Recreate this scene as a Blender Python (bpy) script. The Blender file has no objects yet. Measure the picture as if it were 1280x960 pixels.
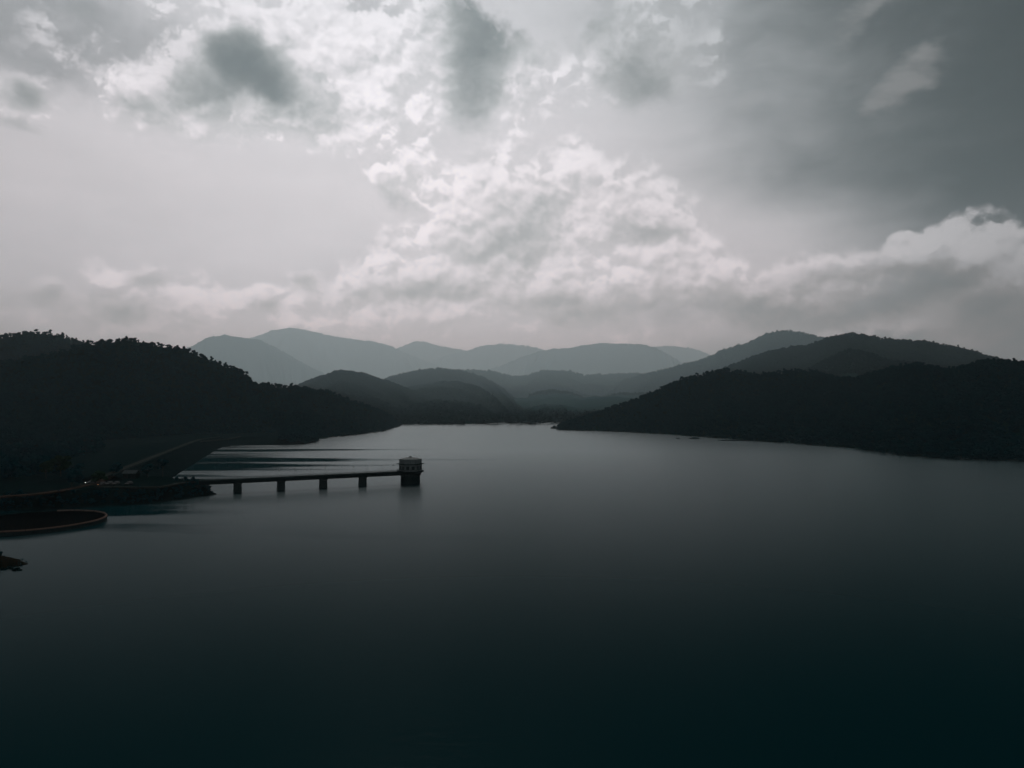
import bpy, math, random
import numpy as np

# ------------------------------------------------------------------ camera
scene = bpy.context.scene
COL = scene.collection
R = math.radians
CAM_H = 40.0            # metres above the lake
FPX = 853.0             # focal length for a 1280 px wide frame (24 mm on full frame)
HORIZON = 505.0         # image row of the true horizon
PITCH = math.atan((HORIZON - 480.0) / FPX)
cam = bpy.data.cameras.new('camera')
cam.lens = 24.0
cam.sensor_width = 36.0
cam.clip_start = 0.5
cam.clip_end = 90000.0
camo = bpy.data.objects.new('camera', cam)
COL.objects.link(camo)
camo.location = (0.0, 0.0, CAM_H)
camo.rotation_euler = (math.pi / 2 + PITCH, 0.0, 0.0)
scene.camera = camo


def ray(px, py):
    """direction (unit depth along +Y) through a photograph pixel"""
    a = (px - 640.0) / FPX
    b = (480.0 - py) / FPX
    c, s = math.cos(PITCH), math.sin(PITCH)
    dx, dy, dz = a, c - b * s, s + b * c
    return dx / dy, 1.0, dz / dy


def at(px, py, y):
    d = ray(px, py)
    return d[0] * y, y, CAM_H + d[2] * y


def ground(px, py, z=0.0):
    d = ray(px, py)
    t = (z - CAM_H) / d[2]
    return d[0] * t, t


# ------------------------------------------------------------------ view and render settings
scene.view_settings.view_transform = 'Standard'
scene.view_settings.look = 'None'
scene.view_settings.exposure = 0.0
scene.view_settings.gamma = 1.0
scene.view_settings.use_curve_mapping = False
scene.render.engine = 'CYCLES'
scene.cycles.use_denoising = True
scene.cycles.max_bounces = 5
scene.cycles.diffuse_bounces = 2
scene.cycles.glossy_bounces = 2
scene.cycles.transparent_max_bounces = 8
scene.cycles.volume_bounces = 1
scene.cycles.use_fast_gi = False

# ------------------------------------------------------------------ sun
SUN_EL, SUN_AZ = R(47.0), R(-9.0)      # ahead of the camera, a little to the left, behind cloud
sl = bpy.data.lights.new('sun', 'SUN')
sl.energy = 1.2
sl.angle = R(14.0)
sl.color = (1.0, 0.95, 0.93)
so = bpy.data.objects.new('sun', sl)
COL.objects.link(so)
so.location = (-300.0, 1500.0, 2000.0)
so.rotation_euler = (math.pi / 2 - SUN_EL, 0.0, math.pi - SUN_AZ)

# ------------------------------------------------------------------ sky
world = bpy.data.worlds.new('World')
scene.world = world
world.use_nodes = True
wt = world.node_tree
wt.nodes.clear()


class NG:
    """short-hand for building node trees"""
    def __init__(s, tree):
        s.t = tree

    def put(s, sock, v):
        if v is None:
            return
        if isinstance(v, bpy.types.NodeSocket):
            s.t.links.new(v, sock)
        else:
            sock.default_value = v

    def m(s, op, a, b=None, c=None, clamp=False):
        n = s.t.nodes.new('ShaderNodeMath')
        n.operation = op
        n.use_clamp = clamp
        for i, v in enumerate((a, b, c)):
            s.put(n.inputs[i], v)
        return n.outputs[0]

    def v(s, op, a, b=None):
        n = s.t.nodes.new('ShaderNodeVectorMath')
        n.operation = op
        s.put(n.inputs[0], a)
        if b is not None:
            if op == 'SCALE':
                s.put(n.inputs[3], b)
            else:
                s.put(n.inputs[1], b)
        return n.outputs[1] if op in ('DOT_PRODUCT', 'LENGTH') else n.outputs[0]

    def noise(s, vec, scale, detail=5.0, rough=0.55, lac=2.0, kind='FBM', out=0):
        n = s.t.nodes.new('ShaderNodeTexNoise')
        n.noise_dimensions = '3D'
        n.noise_type = kind
        n.normalize = True
        s.put(n.inputs['Vector'], vec)
        n.inputs['Scale'].default_value = scale
        n.inputs['Detail'].default_value = detail
        n.inputs['Roughness'].default_value = rough
        n.inputs['Lacunarity'].default_value = lac
        return n.outputs[out]

    def ss(s, x, lo, hi, a=0.0, b=1.0):
        n = s.t.nodes.new('ShaderNodeMapRange')
        n.interpolation_type = 'SMOOTHSTEP'
        s.put(n.inputs[0], x)
        for i, q in enumerate((lo, hi, a, b)):
            s.put(n.inputs[1 + i], q)
        return n.outputs[0]

    def lin(s, x, lo, hi, a=0.0, b=1.0):
        n = s.t.nodes.new('ShaderNodeMapRange')
        n.clamp = True
        s.put(n.inputs[0], x)
        for i, q in enumerate((lo, hi, a, b)):
            s.put(n.inputs[1 + i], q)
        return n.outputs[0]

    def mix(s, f, a, b, blend='MIX'):
        n = s.t.nodes.new('ShaderNodeMix')
        n.data_type = 'RGBA'
        n.blend_type = blend
        n.clamp_factor = True
        s.put(n.inputs[0], f)
        s.put(n.inputs[6], a)
        s.put(n.inputs[7], b)
        return n.outputs[2]

    def xyz(s, x, y, z):
        n = s.t.nodes.new('ShaderNodeCombineXYZ')
        for i, q in enumerate((x, y, z)):
            s.put(n.inputs[i], q)
        return n.outputs[0]

    def sep(s, v):
        n = s.t.nodes.new('ShaderNodeSeparateXYZ')
        s.put(n.inputs[0], v)
        return n.outputs


def build_sky():
    g = NG(wt)
    out = wt.nodes.new('ShaderNodeOutputWorld')
    bg = wt.nodes.new('ShaderNodeBackground')
    bg.inputs[1].default_value = 0.1
    tc = wt.nodes.new('ShaderNodeTexCoord')
    d = g.v('NORMALIZE', tc.outputs['Generated'])
    X, Y, Z = g.sep(d)
    az = g.m('ARCTAN2', X, Y)
    el = g.m('ARCSINE', Z)

    # clear air behind the clouds
    sky = wt.nodes.new('ShaderNodeTexSky')
    sky.sky_type = 'NISHITA'
    sky.sun_disc = False
    sky.sun_elevation = SUN_EL
    sky.sun_rotation = SUN_AZ
    sky.altitude = 100.0
    sky.air_density = 1.0
    sky.dust_density = 1.5
    sky.ozone_density = 1.0
    hs = wt.nodes.new('ShaderNodeHueSaturation')
    hs.inputs['Saturation'].default_value = 0.16
    hs.inputs['Value'].default_value = SKYV
    wt.links.new(sky.outputs[0], hs.inputs['Color'])
    base = hs.outputs[0]

    # domain warp, so that every cloud outline is ragged
    w1 = g.v('SUBTRACT', g.noise(d, 7.0, 4.0, 0.55, out=1), (0.5, 0.5, 0.5))
    w2 = g.v('SUBTRACT', g.noise(d, 30.0, 4.0, 0.6, out=1), (0.5, 0.5, 0.5))
    W = g.v('ADD', g.v('SCALE', w1, 0.13), g.v('SCALE', w2, 0.035))
    wx, wy, wz = g.sep(W)
    azw = g.m('ADD', az, wx)
    elw = g.m('ADD', el, wz)

    def ang(px, py):
        a, _, c = ray(px, py)
        return math.atan2(a, 1.0), math.atan2(c, math.hypot(a, 1.0))

    def blobs(lst, A, E):
        """sum of soft ellipses given by direction (read off the photograph once)"""
        acc = None
        V = g.xyz(A, E, 0.0)
        for q in lst:
            px, py, sx, sy, w = q[:5]
            rot = R(q[5]) if len(q) > 5 else 0.0
            a0, e0 = ang(px, py)
            k = math.cos(a0) ** 2 * 1.8
            mp = wt.nodes.new('ShaderNodeMapping')
            mp.vector_type = 'TEXTURE'
            mp.inputs['Location'].default_value = (a0, e0, 0)
            mp.inputs['Rotation'].default_value = (0, 0, rot)
            mp.inputs['Scale'].default_value = (sx / FPX * k, sy / FPX * k, 1)
            wt.links.new(V, mp.inputs['Vector'])
            gr = wt.nodes.new('ShaderNodeTexGradient')
            gr.gradient_type = 'SPHERICAL'
            wt.links.new(mp.outputs[0], gr.inputs[0])
            e = g.ss(gr.outputs['Fac'], 0.0, 1.0)
            acc = g.m('MULTIPLY_ADD', e, w, acc if acc is not None else 0.0)
        return acc

    COVER = [(325, 78, 120, 72, 1.45), (190, 110, 85, 46, 1.15), (430, 85, 58, 68, 1.15), (335, 150, 110, 36, .6),
             (22, 105, 42, 34, .95), (50, 150, 60, 24, .5), (60, 20, 60, 50, .35),
             (555, 40, 75, 85, 1.1), (610, 110, 60, 50, .8), (690, 102, 90, 40, .8), (800, 40, 75, 62, .9), (900, 60, 26, 38, .35),
             (508, 195, 22, 42, .9, -25), (470, 240, 28, 20, .6),
             (585, 300, 105, 62, .9), (690, 250, 95, 58, 1.0), (800, 265, 70, 48, .9), (735, 200, 36, 18, .5),
             (700, 370, 230, 44, .9), (860, 350, 70, 30, .6),
             (1085, 345, 105, 30, 1.25, 18), (1200, 315, 66, 30, 1.2, 5), (1265, 325, 70, 36, 1.2), (965, 372, 80, 26, .8, 15), (1250, 370, 110, 44, 1.0), (1110, 400, 200, 26, .9),
             (70, 385, 110, 34, .7), (195, 350, 55, 38, .7), (200, 395, 110, 30, .6), (380, 350, 30, 18, .8), (420, 395, 150, 26, .7), (300, 378, 60, 18, .6), (450, 345, 60, 26, .6), (120, 330, 40, 18, .5), (560, 240, 60, 40, .5), (860, 300, 45, 30, .5), (1010, 335, 60, 18, .7, 20)]
    DARK = [(318, 86, 37, 20, 2.4, -12), (300, 94, 76, 34, .4), (255, 112, 34, 20, .6), (372, 130, 40, 24, .32), (185, 122, 24, 14, .5),
            (598, 92, 28, 62, 1.0), (640, 12, 66, 40, 1.1), (740, 15, 36, 34, .45), (790, 95, 36, 30, .55), (850, 75, 45, 55, .35),
            (25, 108, 26, 20, .7), (18, 158, 24, 12, .5), (105, 3, 46, 14, .9),
            (660, 262, 46, 26, .34), (630, 318, 62, 22, .34), (490, 262, 24, 13, .4), (530, 366, 72, 15, .42), (690, 385, 70, 15, .36),
            (810, 298, 34, 12, .42), (850, 385, 90, 18, .5), (1060, 350, 80, 14, .4), (1150, 365, 75, 18, .62, 18), (1010, 392, 120, 16, .5), (1255, 385, 70, 30, .75),
            (190, 343, 22, 11, .5), (222, 322, 12, 12, .4, 40), (140, 385, 70, 22, .36), (20, 375, 50, 18, .36), (382, 350, 20, 10, .5), (330, 385, 22, 9, .3)]
    C = blobs(COVER, azw, elw)
    K = blobs([(q[0], q[1], q[2] * 1.15, q[3] * 1.15) + q[4:] for q in DARK], g.m('MULTIPLY_ADD', wx, 0.55, az), g.m('MULTIPLY_ADD', wz, 0.55, el))

    # cumulus texture: cauliflower relief, lit from the sun's side
    def billow(vec):
        n = wt.nodes.new('ShaderNodeTexVoronoi')
        n.feature = 'F1'
        g.put(n.inputs['Vector'], vec)
        n.inputs['Scale'].default_value = 24.0
        n.inputs['Detail'].default_value = 3.0
        n.inputs['Roughness'].default_value = 0.55
        return n.outputs[0]
    st = g.v('ADD', g.v('MULTIPLY', d, (1.0, 1.0, 1.25)), g.v('SCALE', w2, 0.03))
    n_a = g.noise(st, 9.0, 8.0, 0.58)
    su = g.v('ADD', st, (0.012 * math.sin(SUN_AZ) - 0.010, 0.0, 0.030))
    n_b = g.noise(su, 9.0, 8.0, 0.58)
    b_a = billow(st)
    b_b = billow(g.v('ADD', st, (-0.006, 0.0, 0.012)))
    relief = g.m('MULTIPLY_ADD', g.m('SUBTRACT', b_b, b_a), 0.7, g.m('SUBTRACT', n_a, n_b))
    n_f = g.noise(g.v('ADD', st, (3.1, 7.7, 1.3)), 26.0, 7.0, 0.6)
    away = g.ss(Y, 0.55, 0.2)                     # the same broken cloud goes on outside the frame
    broad = g.noise(g.v('ADD', st, (5.0, 1.0, 9.0)), 2.6, 6.0, 0.5)
    C_in = C
    C = g.m('ADD', C, g.m('MULTIPLY', away, g.ss(broad, 0.42, 0.62, 0.0, 0.9)))
    lump = g.m('ADD', g.m('MULTIPLY_ADD', n_a, 1.3, -0.60), g.m('MULTIPLY_ADD', n_f, 0.30, -0.15))
    lump = g.m('ADD', lump, g.m('MULTIPLY_ADD', b_a, -0.45, 0.30))
    dens = g.m('ADD', C, lump)
    # which side of each heap faces up, towards the light: crisp bright tops, soft grey undersides
    C_up = blobs(COVER, azw, g.m('ADD', elw, 0.022))
    topness = g.m('MULTIPLY_ADD', relief, 2.0, g.m('MULTIPLY', g.m('SUBTRACT', C_in, C_up), 0.85))
    crisp = g.ss(topness, -0.08, 0.22)
    cover = g.m('MULTIPLY_ADD', g.m('SUBTRACT', g.ss(dens, 0.05, 0.68), g.ss(dens, 0.0, 1.0)), crisp, g.ss(dens, 0.0, 1.0))
    cover = g.m('MULTIPLY', cover, g.ss(C, 0.06, 0.35))
    edge = g.m('MULTIPLY', g.ss(dens, 0.95, 0.30), crisp)      # thin sunward rims let the most light through

    # broad brightness of the cloud layer: brightest below the veiled sun
    glow = blobs([(480, 170, 520, 330, 1.0), (300, 330, 620, 200, .45), (900, 360, 300, 85, .40)], az, el)
    veil_n = g.noise(g.v('ADD', g.v('MULTIPLY', d, (1.0, 1.0, 2.6)), g.v('SCALE', w1, 0.12)), 5.0, 7.0, 0.6)
    veil = g.m('MULTIPLY', g.ss(g.m('ADD', glow, g.m('MULTIPLY_ADD', veil_n, 0.42, -0.21)), 0.12, 0.85), 0.93)
    veil_hole = blobs([(150, 50, 130, 50, .8), (440, 20, 60, 40, .6), (30, 60, 80, 40, .5)], azw, elw)
    veil = g.m('SUBTRACT', veil, g.m('MULTIPLY', veil_hole, 0.55), clamp=True)
    low = g.ss(el, 0.30, 0.02)                    # thicker air towards the horizon
    veil = g.m('MAXIMUM', veil, g.m('MULTIPLY', low, g.ss(az, 0.7, 0.1, 0.22, 0.85)))
    vb = g.m('MULTIPLY_ADD', glow, 2.5, 3.7)      # x 0.1 = radiance
    vb = g.m('MULTIPLY', vb, g.m('MULTIPLY_ADD', veil_n, 0.34, 0.83))
    warm = g.mix(g.ss(glow, 0.3, 1.0), (1.00, 1.075, 1.13, 1), (1.075, 1.075, 1.14, 1))
    warm = g.mix(g.ss(el, 0.32, 0.03), warm, g.v('MULTIPLY', warm, (0.975, 1.075, 1.12)))
    vcol = g.v('SCALE', warm, vb)
    # wind-drawn wisps in the clear part
    wr = wt.nodes.new('ShaderNodeVectorRotate')
    wr.rotation_type = 'Y_AXIS'
    wr.inputs['Angle'].default_value = R(-14)
    wt.links.new(d, wr.inputs['Vector'])
    wn = g.noise(g.v('MULTIPLY', wr.outputs[0], (1.0, 1.0, 3.4)), 11.0, 8.0, 0.62)
    wisp = blobs([(1130, 118, 75, 26, 1.0, 16), (1090, 15, 90, 22, .8, 12), (920, 140, 40, 14, .6), (900, 55, 28, 40, .6), (1000, 245, 120, 12, .35),
                  (880, 190, 60, 12, .3), (1230, 250, 90, 16, .3, 14)], azw, elw)
    wisp = g.m('MULTIPLY', g.ss(g.m('MULTIPLY_ADD', wn, 1.6, g.m('ADD', wisp, -1.12)), 0.02, 0.70), 0.58)

    c = g.mix(veil, base, vcol)
    c = g.mix(wisp, c, (2.7, 2.75, 2.8, 1))
    # cumulus colour
    cb = g.m('MULTIPLY_ADD', glow, 4.1, 3.9)
    sh = g.m('MULTIPLY_ADD', topness, 0.36, 0.87)
    sh = g.m('MULTIPLY_ADD', edge, 0.16, sh)
    sh = g.m('MAXIMUM', g.m('MINIMUM', sh, 1.12), 0.66)
    sh = g.m('MULTIPLY', sh, g.m('POWER', 2.71828, g.m('MULTIPLY', K, g.m('MULTIPLY_ADD', g.m('MULTIPLY_ADD', n_f, 0.6, g.m('MULTIPLY', n_a, 0.7)), -1.9, -0.15))))
    tint = g.mix(g.ss(sh, 0.35, 0.9), (0.95, 1.0, 1.02, 1), warm)
    ccol = g.v('SCALE', tint, g.m('MULTIPLY', cb, sh))
    c = g.mix(g.m('MULTIPLY', cover, g.ss(el, 0.0, 0.10, 0.6, 0.92)), c, ccol)
    # below the horizon: plain
    c = g.mix(g.ss(Z, -0.02, -0.06), c, (0.6, 0.65, 0.66, 1))
    wt.links.new(c, bg.inputs[0])
    wt.links.new(bg.outputs[0], out.inputs[0])


SKYV = 0.03
build_sky()
world.cycles.sampling_method = 'MANUAL'
world.cycles.sample_map_resolution = 512

# ================================================================== helpers
rng = np.random.default_rng(7)
random.seed(7)


def tag(o, label=None, cat=None, group=None, kind=None):
    if label:
        o['label'] = label
    if cat:
        o['category'] = cat
    if group:
        o['group'] = group
    if kind:
        o['kind'] = kind
    return o


class MB:
    """collects vertices and faces, then links ONE mesh object"""
    def __init__(s):
        s.V, s.F = [], []

    def add(s, V, F):
        k = len(s.V)
        s.V.extend([tuple(map(float, v)) for v in V])
        s.F.extend([tuple(k + i for i in f) for f in F])
        return s

    def box(s, x0, x1, y0, y1, z0, z1):
        V = [(x, y, z) for z in (z0, z1) for y in (y0, y1) for x in (x0, x1)]
        return s.add(V, [(0, 2, 3, 1), (4, 5, 7, 6), (0, 1, 5, 4), (2, 6, 7, 3), (0, 4, 6, 2), (1, 3, 7, 5)])

    def rings(s, rings, cap0=True, cap1=True):
        """loft closed rings of equal length"""
        n = len(rings[0])
        V = [p for r in rings for p in r]
        F = []
        for j in range(len(rings) - 1):
            for i in range(n):
                a, b = j * n + i, j * n + (i + 1) % n
                F.append((a, b, b + n, a + n))
        if cap0:
            F.append(tuple(reversed(range(n))))
        if cap1:
            F.append(tuple(range((len(rings) - 1) * n, len(rings) * n)))
        return s.add(V, F)

    def lathe(s, prof, n=32, c=(0, 0), cap0=True, cap1=True, ph=0.0):
        return s.rings([[(c[0] + r * math.cos(ph + 2 * math.pi * i / n), c[1] + r * math.sin(ph + 2 * math.pi * i / n), z)
                         for i in range(n)] for r, z in prof], cap0, cap1)

    def tube(s, pts, rad, n=6):
        P = [np.array(p, float) for p in pts]
        rr = rad if isinstance(rad, (list, tuple)) else [rad] * len(P)
        rings = []
        for i, p in enumerate(P):
            t = P[min(i + 1, len(P) - 1)] - P[max(i - 1, 0)]
            t = t / (np.linalg.norm(t) + 1e-9)
            u = np.cross(t, (0.3, 0.9, 0.1) if abs(t[2]) > 0.9 else (0, 0, 1.0))
            u /= np.linalg.norm(u)
            v = np.cross(t, u)
            rings.append([p + rr[i] * (math.cos(2 * math.pi * k / n) * u + math.sin(2 * math.pi * k / n) * v) for k in range(n)])
        return s.rings(rings)

    def mesh(s, name, mat, smooth=False):
        me = bpy.data.meshes.new(name)
        me.from_pydata(s.V, [], s.F)
        me.materials.append(mat)
        if smooth:
            me.polygons.foreach_set('use_smooth', [True] * len(me.polygons))
        me.validate()
        me.update()
        return me

    def build(s, name, mat, parent=None, smooth=False, loc=(0, 0, 0)):
        return link(name, s.mesh(name, mat, smooth), parent, loc)


def link(name, me, parent=None, loc=(0, 0, 0), rz=0.0):
    o = bpy.data.objects.new(name, me)
    COL.objects.link(o)
    o.location = loc
    o.rotation_euler = (0, 0, rz)
    if parent is not None:
        o.parent = parent
    return o


def thing(name, label, cat, loc=(0, 0, 0), rz=0.0, group=None):
    return tag(link(name, None, None, loc, rz), label, cat, group)


def copy_tree(o, loc=None, rz=None, scale=None, label=None, group=None):
    c = o.copy()
    COL.objects.link(c)
    for ch in list(o.children):
        k = ch.copy()
        COL.objects.link(k)
        k.parent = c
        for gch in list(ch.children):
            q = gch.copy()
            COL.objects.link(q)
            q.parent = k
    if loc is not None:
        c.location = loc
    if rz is not None:
        c.rotation_euler = (0, 0, rz)
    if scale is not None:
        c.scale = (scale[0], scale[0], scale[1])
    if label:
        c['label'] = label
    if group:
        c['group'] = group
    return c


def smooth_noise(x, y, seed=0, octaves=4, rough=0.5):
    """value noise, numpy, returns about -1..1"""
    x = np.asarray(x, float)
    y = np.asarray(y, float)
    tot = np.zeros(np.broadcast(x, y).shape)
    amp, norm = 1.0, 0.0
    for o in range(octaves):
        xs, ys = x * 2 ** o + 13.7 * o, y * 2 ** o + 5.1 * o
        xi, yi = np.floor(xs).astype(np.int64), np.floor(ys).astype(np.int64)
        fx, fy = xs - xi, ys - yi
        fx, fy = fx * fx * (3 - 2 * fx), fy * fy * (3 - 2 * fy)

        def h(a, b):
            n = (a * 374761393 + b * 668265263 + (seed + o * 17) * 1442695041) & 0xFFFFFFFF
            n = ((n ^ (n >> 13)) * 1274126177) & 0xFFFFFFFF
            n = n ^ (n >> 16)
            return (n & 0xFFFF) / 32767.5 - 1.0
        v = (h(xi, yi) * (1 - fx) + h(xi + 1, yi) * fx) * (1 - fy) + (h(xi, yi + 1) * (1 - fx) + h(xi + 1, yi + 1) * fx) * fy
        tot += amp * v
        norm += amp
        amp *= rough
    return tot / norm


# ================================================================== materials
def new_mat(name):
    m = bpy.data.materials.new(name)
    m.use_nodes = True
    m.node_tree.nodes.clear()
    g = NG(m.node_tree)
    out = m.node_tree.nodes.new('ShaderNodeOutputMaterial')
    p = m.node_tree.nodes.new('ShaderNodeBsdfPrincipled')
    m.node_tree.links.new(p.outputs[0], out.inputs[0])
    return m, g, p, out


def bump(g, p, h, strength, dist):
    b = g.t.nodes.new('ShaderNodeBump')
    g.put(b.inputs['Strength'], strength)
    b.inputs['Distance'].default_value = dist
    g.put(b.inputs['Height'], h)
    g.t.links.new(b.outputs[0], p.inputs['Normal'])


def surf(name, c0, c1, scale, rough=0.9, c2=None, b_strength=0.4, b_dist=0.05, spec=0.0):
    """weathered surface: two colours broken up by noise, a third as stains"""
    m, g, p, _ = new_mat(name)
    tc = g.t.nodes.new('ShaderNodeTexCoord')
    pos = tc.outputs['Object']
    n = g.noise(pos, scale, 7.0, 0.6)
    col = g.mix(g.ss(n, 0.35, 0.65), (*c0, 1), (*c1, 1))
    if c2:
        q = g.noise(g.v('MULTIPLY', pos, (1.0, 1.0, 0.25)), scale * 2.3, 6.0, 0.65)
        col = g.mix(g.ss(q, 0.5, 0.7), col, (*c2, 1))
    g.put(p.inputs['Base Color'], col)
    p.inputs['Roughness'].default_value = rough
    p.inputs['Specular IOR Level'].default_value = spec
    if b_strength:
        bump(g, p, g.noise(pos, scale * 6.0, 5.0, 0.6), b_strength, b_dist)
    return m


def foliage(name, dark, light, tip):
    m, g, p, _ = new_mat(name)
    oi = g.t.nodes.new('ShaderNodeObjectInfo')
    tc = g.t.nodes.new('ShaderNodeTexCoord')
    r = oi.outputs['Random']
    n = g.noise(tc.outputs['Object'], 0.9, 3.0, 0.6)
    c = g.mix(r, (*dark, 1), (*light, 1))
    c = g.mix(g.ss(n, 0.55, 0.8), c, (*tip, 1))
    g.put(p.inputs['Base Color'], c)
    p.inputs['Roughness'].default_value = 0.75
    p.inputs['Specular IOR Level'].default_value = 0.0
    return m


M = {}
M['leaf'] = foliage('forest_leaves', (0.0006, 0.024, 0.034), (0.002, 0.033, 0.040), (0.005, 0.040, 0.041))
M['leaf_far'] = foliage('far_forest_leaves', (0.002, 0.022, 0.025), (0.004, 0.028, 0.030), (0.007, 0.033, 0.031))
M['leaf_olive'] = foliage('olive_leaves', (0.010, 0.028, 0.016), (0.016, 0.036, 0.020), (0.024, 0.042, 0.022))
M['bark'] = surf('bark', (0.030, 0.026, 0.022), (0.055, 0.048, 0.040), 4.0, c2=(0.02, 0.02, 0.018))
M['forest_floor'] = surf('forest_floor', (0.003, 0.020, 0.021), (0.006, 0.026, 0.025), 0.02, c2=(0.003, 0.017, 0.017), b_dist=0.8)
M['far_forest'] = surf('far_forest', (0.004, 0.024, 0.026), (0.007, 0.030, 0.031), 0.01, c2=(0.004, 0.020, 0.022), b_strength=0.8, b_dist=5.0)
M['grass'] = surf('grass_slope', (0.0015, 0.0075, 0.009), (0.0035, 0.011, 0.012), 0.12, c2=(0.005, 0.012, 0.011), b_dist=0.15)
M['bank'] = surf('dark_bank', (0.001, 0.006, 0.007), (0.002, 0.009, 0.009), 0.25, c2=(0.004, 0.009, 0.007), b_dist=0.3, b_strength=0.8)
M['riprap'] = surf('riprap', (0.001, 0.005, 0.006), (0.005, 0.012, 0.013), 0.35, c2=(0.001, 0.004, 0.005), b_dist=0.35, b_strength=0.9)
M['asphalt'] = surf('asphalt', (0.045, 0.052, 0.050), (0.060, 0.066, 0.060), 0.4, c2=(0.040, 0.044, 0.042), b_dist=0.01)
M['earth_road'] = surf('earth_road', (0.045, 0.029, 0.023), (0.030, 0.024, 0.019), 0.3, c2=(0.010, 0.014, 0.012), b_dist=0.05)
M['pale_road'] = surf('pale_concrete', (0.027, 0.031, 0.028), (0.020, 0.025, 0.023), 0.25, c2=(0.011, 0.017, 0.016), b_dist=0.02)
M['rim'] = surf('ring_concrete', (0.135, 0.088, 0.070), (0.110, 0.075, 0.061), 0.5, c2=(0.065, 0.050, 0.043), b_dist=0.02)
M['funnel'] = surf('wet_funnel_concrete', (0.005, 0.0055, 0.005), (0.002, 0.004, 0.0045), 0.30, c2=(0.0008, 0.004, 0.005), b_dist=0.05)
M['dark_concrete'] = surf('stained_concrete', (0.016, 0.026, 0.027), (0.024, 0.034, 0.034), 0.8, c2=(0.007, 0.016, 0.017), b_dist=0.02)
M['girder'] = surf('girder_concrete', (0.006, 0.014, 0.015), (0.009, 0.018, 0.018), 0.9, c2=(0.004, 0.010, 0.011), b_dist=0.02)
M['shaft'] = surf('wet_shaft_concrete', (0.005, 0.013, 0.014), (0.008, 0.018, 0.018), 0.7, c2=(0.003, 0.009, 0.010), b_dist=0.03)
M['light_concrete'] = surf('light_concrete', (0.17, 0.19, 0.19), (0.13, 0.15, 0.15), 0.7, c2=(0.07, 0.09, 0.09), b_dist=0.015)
M['roof'] = surf('pale_roof', (0.22, 0.235, 0.232), (0.18, 0.195, 0.19), 0.8, c2=(0.11, 0.125, 0.12), b_dist=0.01)
M['steel'] = surf('dull_steel', (0.05, 0.062, 0.062), (0.07, 0.08, 0.078), 2.0, rough=0.55, c2=(0.03, 0.04, 0.04), b_strength=0.0)
M['soil'] = surf('red_soil', (0.012, 0.009, 0.006), (0.006, 0.008, 0.006), 0.8, c2=(0.002, 0.006, 0.006), b_dist=0.15)
M['tin'] = surf('grey_sheet_roof', (0.050, 0.062, 0.064), (0.042, 0.052, 0.054), 1.0, c2=(0.03, 0.038, 0.038), b_strength=0.0)
M['wall'] = surf('house_wall', (0.02, 0.028, 0.028), (0.016, 0.022, 0.022), 0.6, c2=(0.01, 0.016, 0.016), b_dist=0.01)
M['tyre'] = surf('tyre', (0.018, 0.018, 0.018), (0.025, 0.025, 0.025), 4.0, b_strength=0.0)


def glass_mat():
    m, g, p, _ = new_mat('dark_glass')
    tc = g.t.nodes.new('ShaderNodeTexCoord')
    n = g.noise(tc.outputs['Object'], 1.5, 3.0)
    g.put(p.inputs['Base Color'], g.mix(n, (0.010, 0.016, 0.017, 1), (0.020, 0.028, 0.029, 1)))
    p.inputs['Roughness'].default_value = 0.3
    p.inputs['Specular IOR Level'].default_value = 0.15
    return m


M['glass'] = glass_mat()


def paint(name, c):
    m, g, p, _ = new_mat(name)
    tc = g.t.nodes.new('ShaderNodeTexCoord')
    n = g.noise(tc.outputs['Object'], 2.0, 4.0)
    g.put(p.inputs['Base Color'], g.mix(n, (*c, 1), (*[q * 0.8 for q in c], 1)))
    p.inputs['Roughness'].default_value = 0.6
    p.inputs['Specular IOR Level'].default_value = 0.1
    return m


def lamp_mat(name, c, s):
    m, g, p, _ = new_mat(name)
    p.inputs['Base Color'].default_value = (*c, 1)
    p.inputs['Emission Color'].default_value = (*c, 1)
    p.inputs['Emission Strength'].default_value = s
    return m


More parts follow.
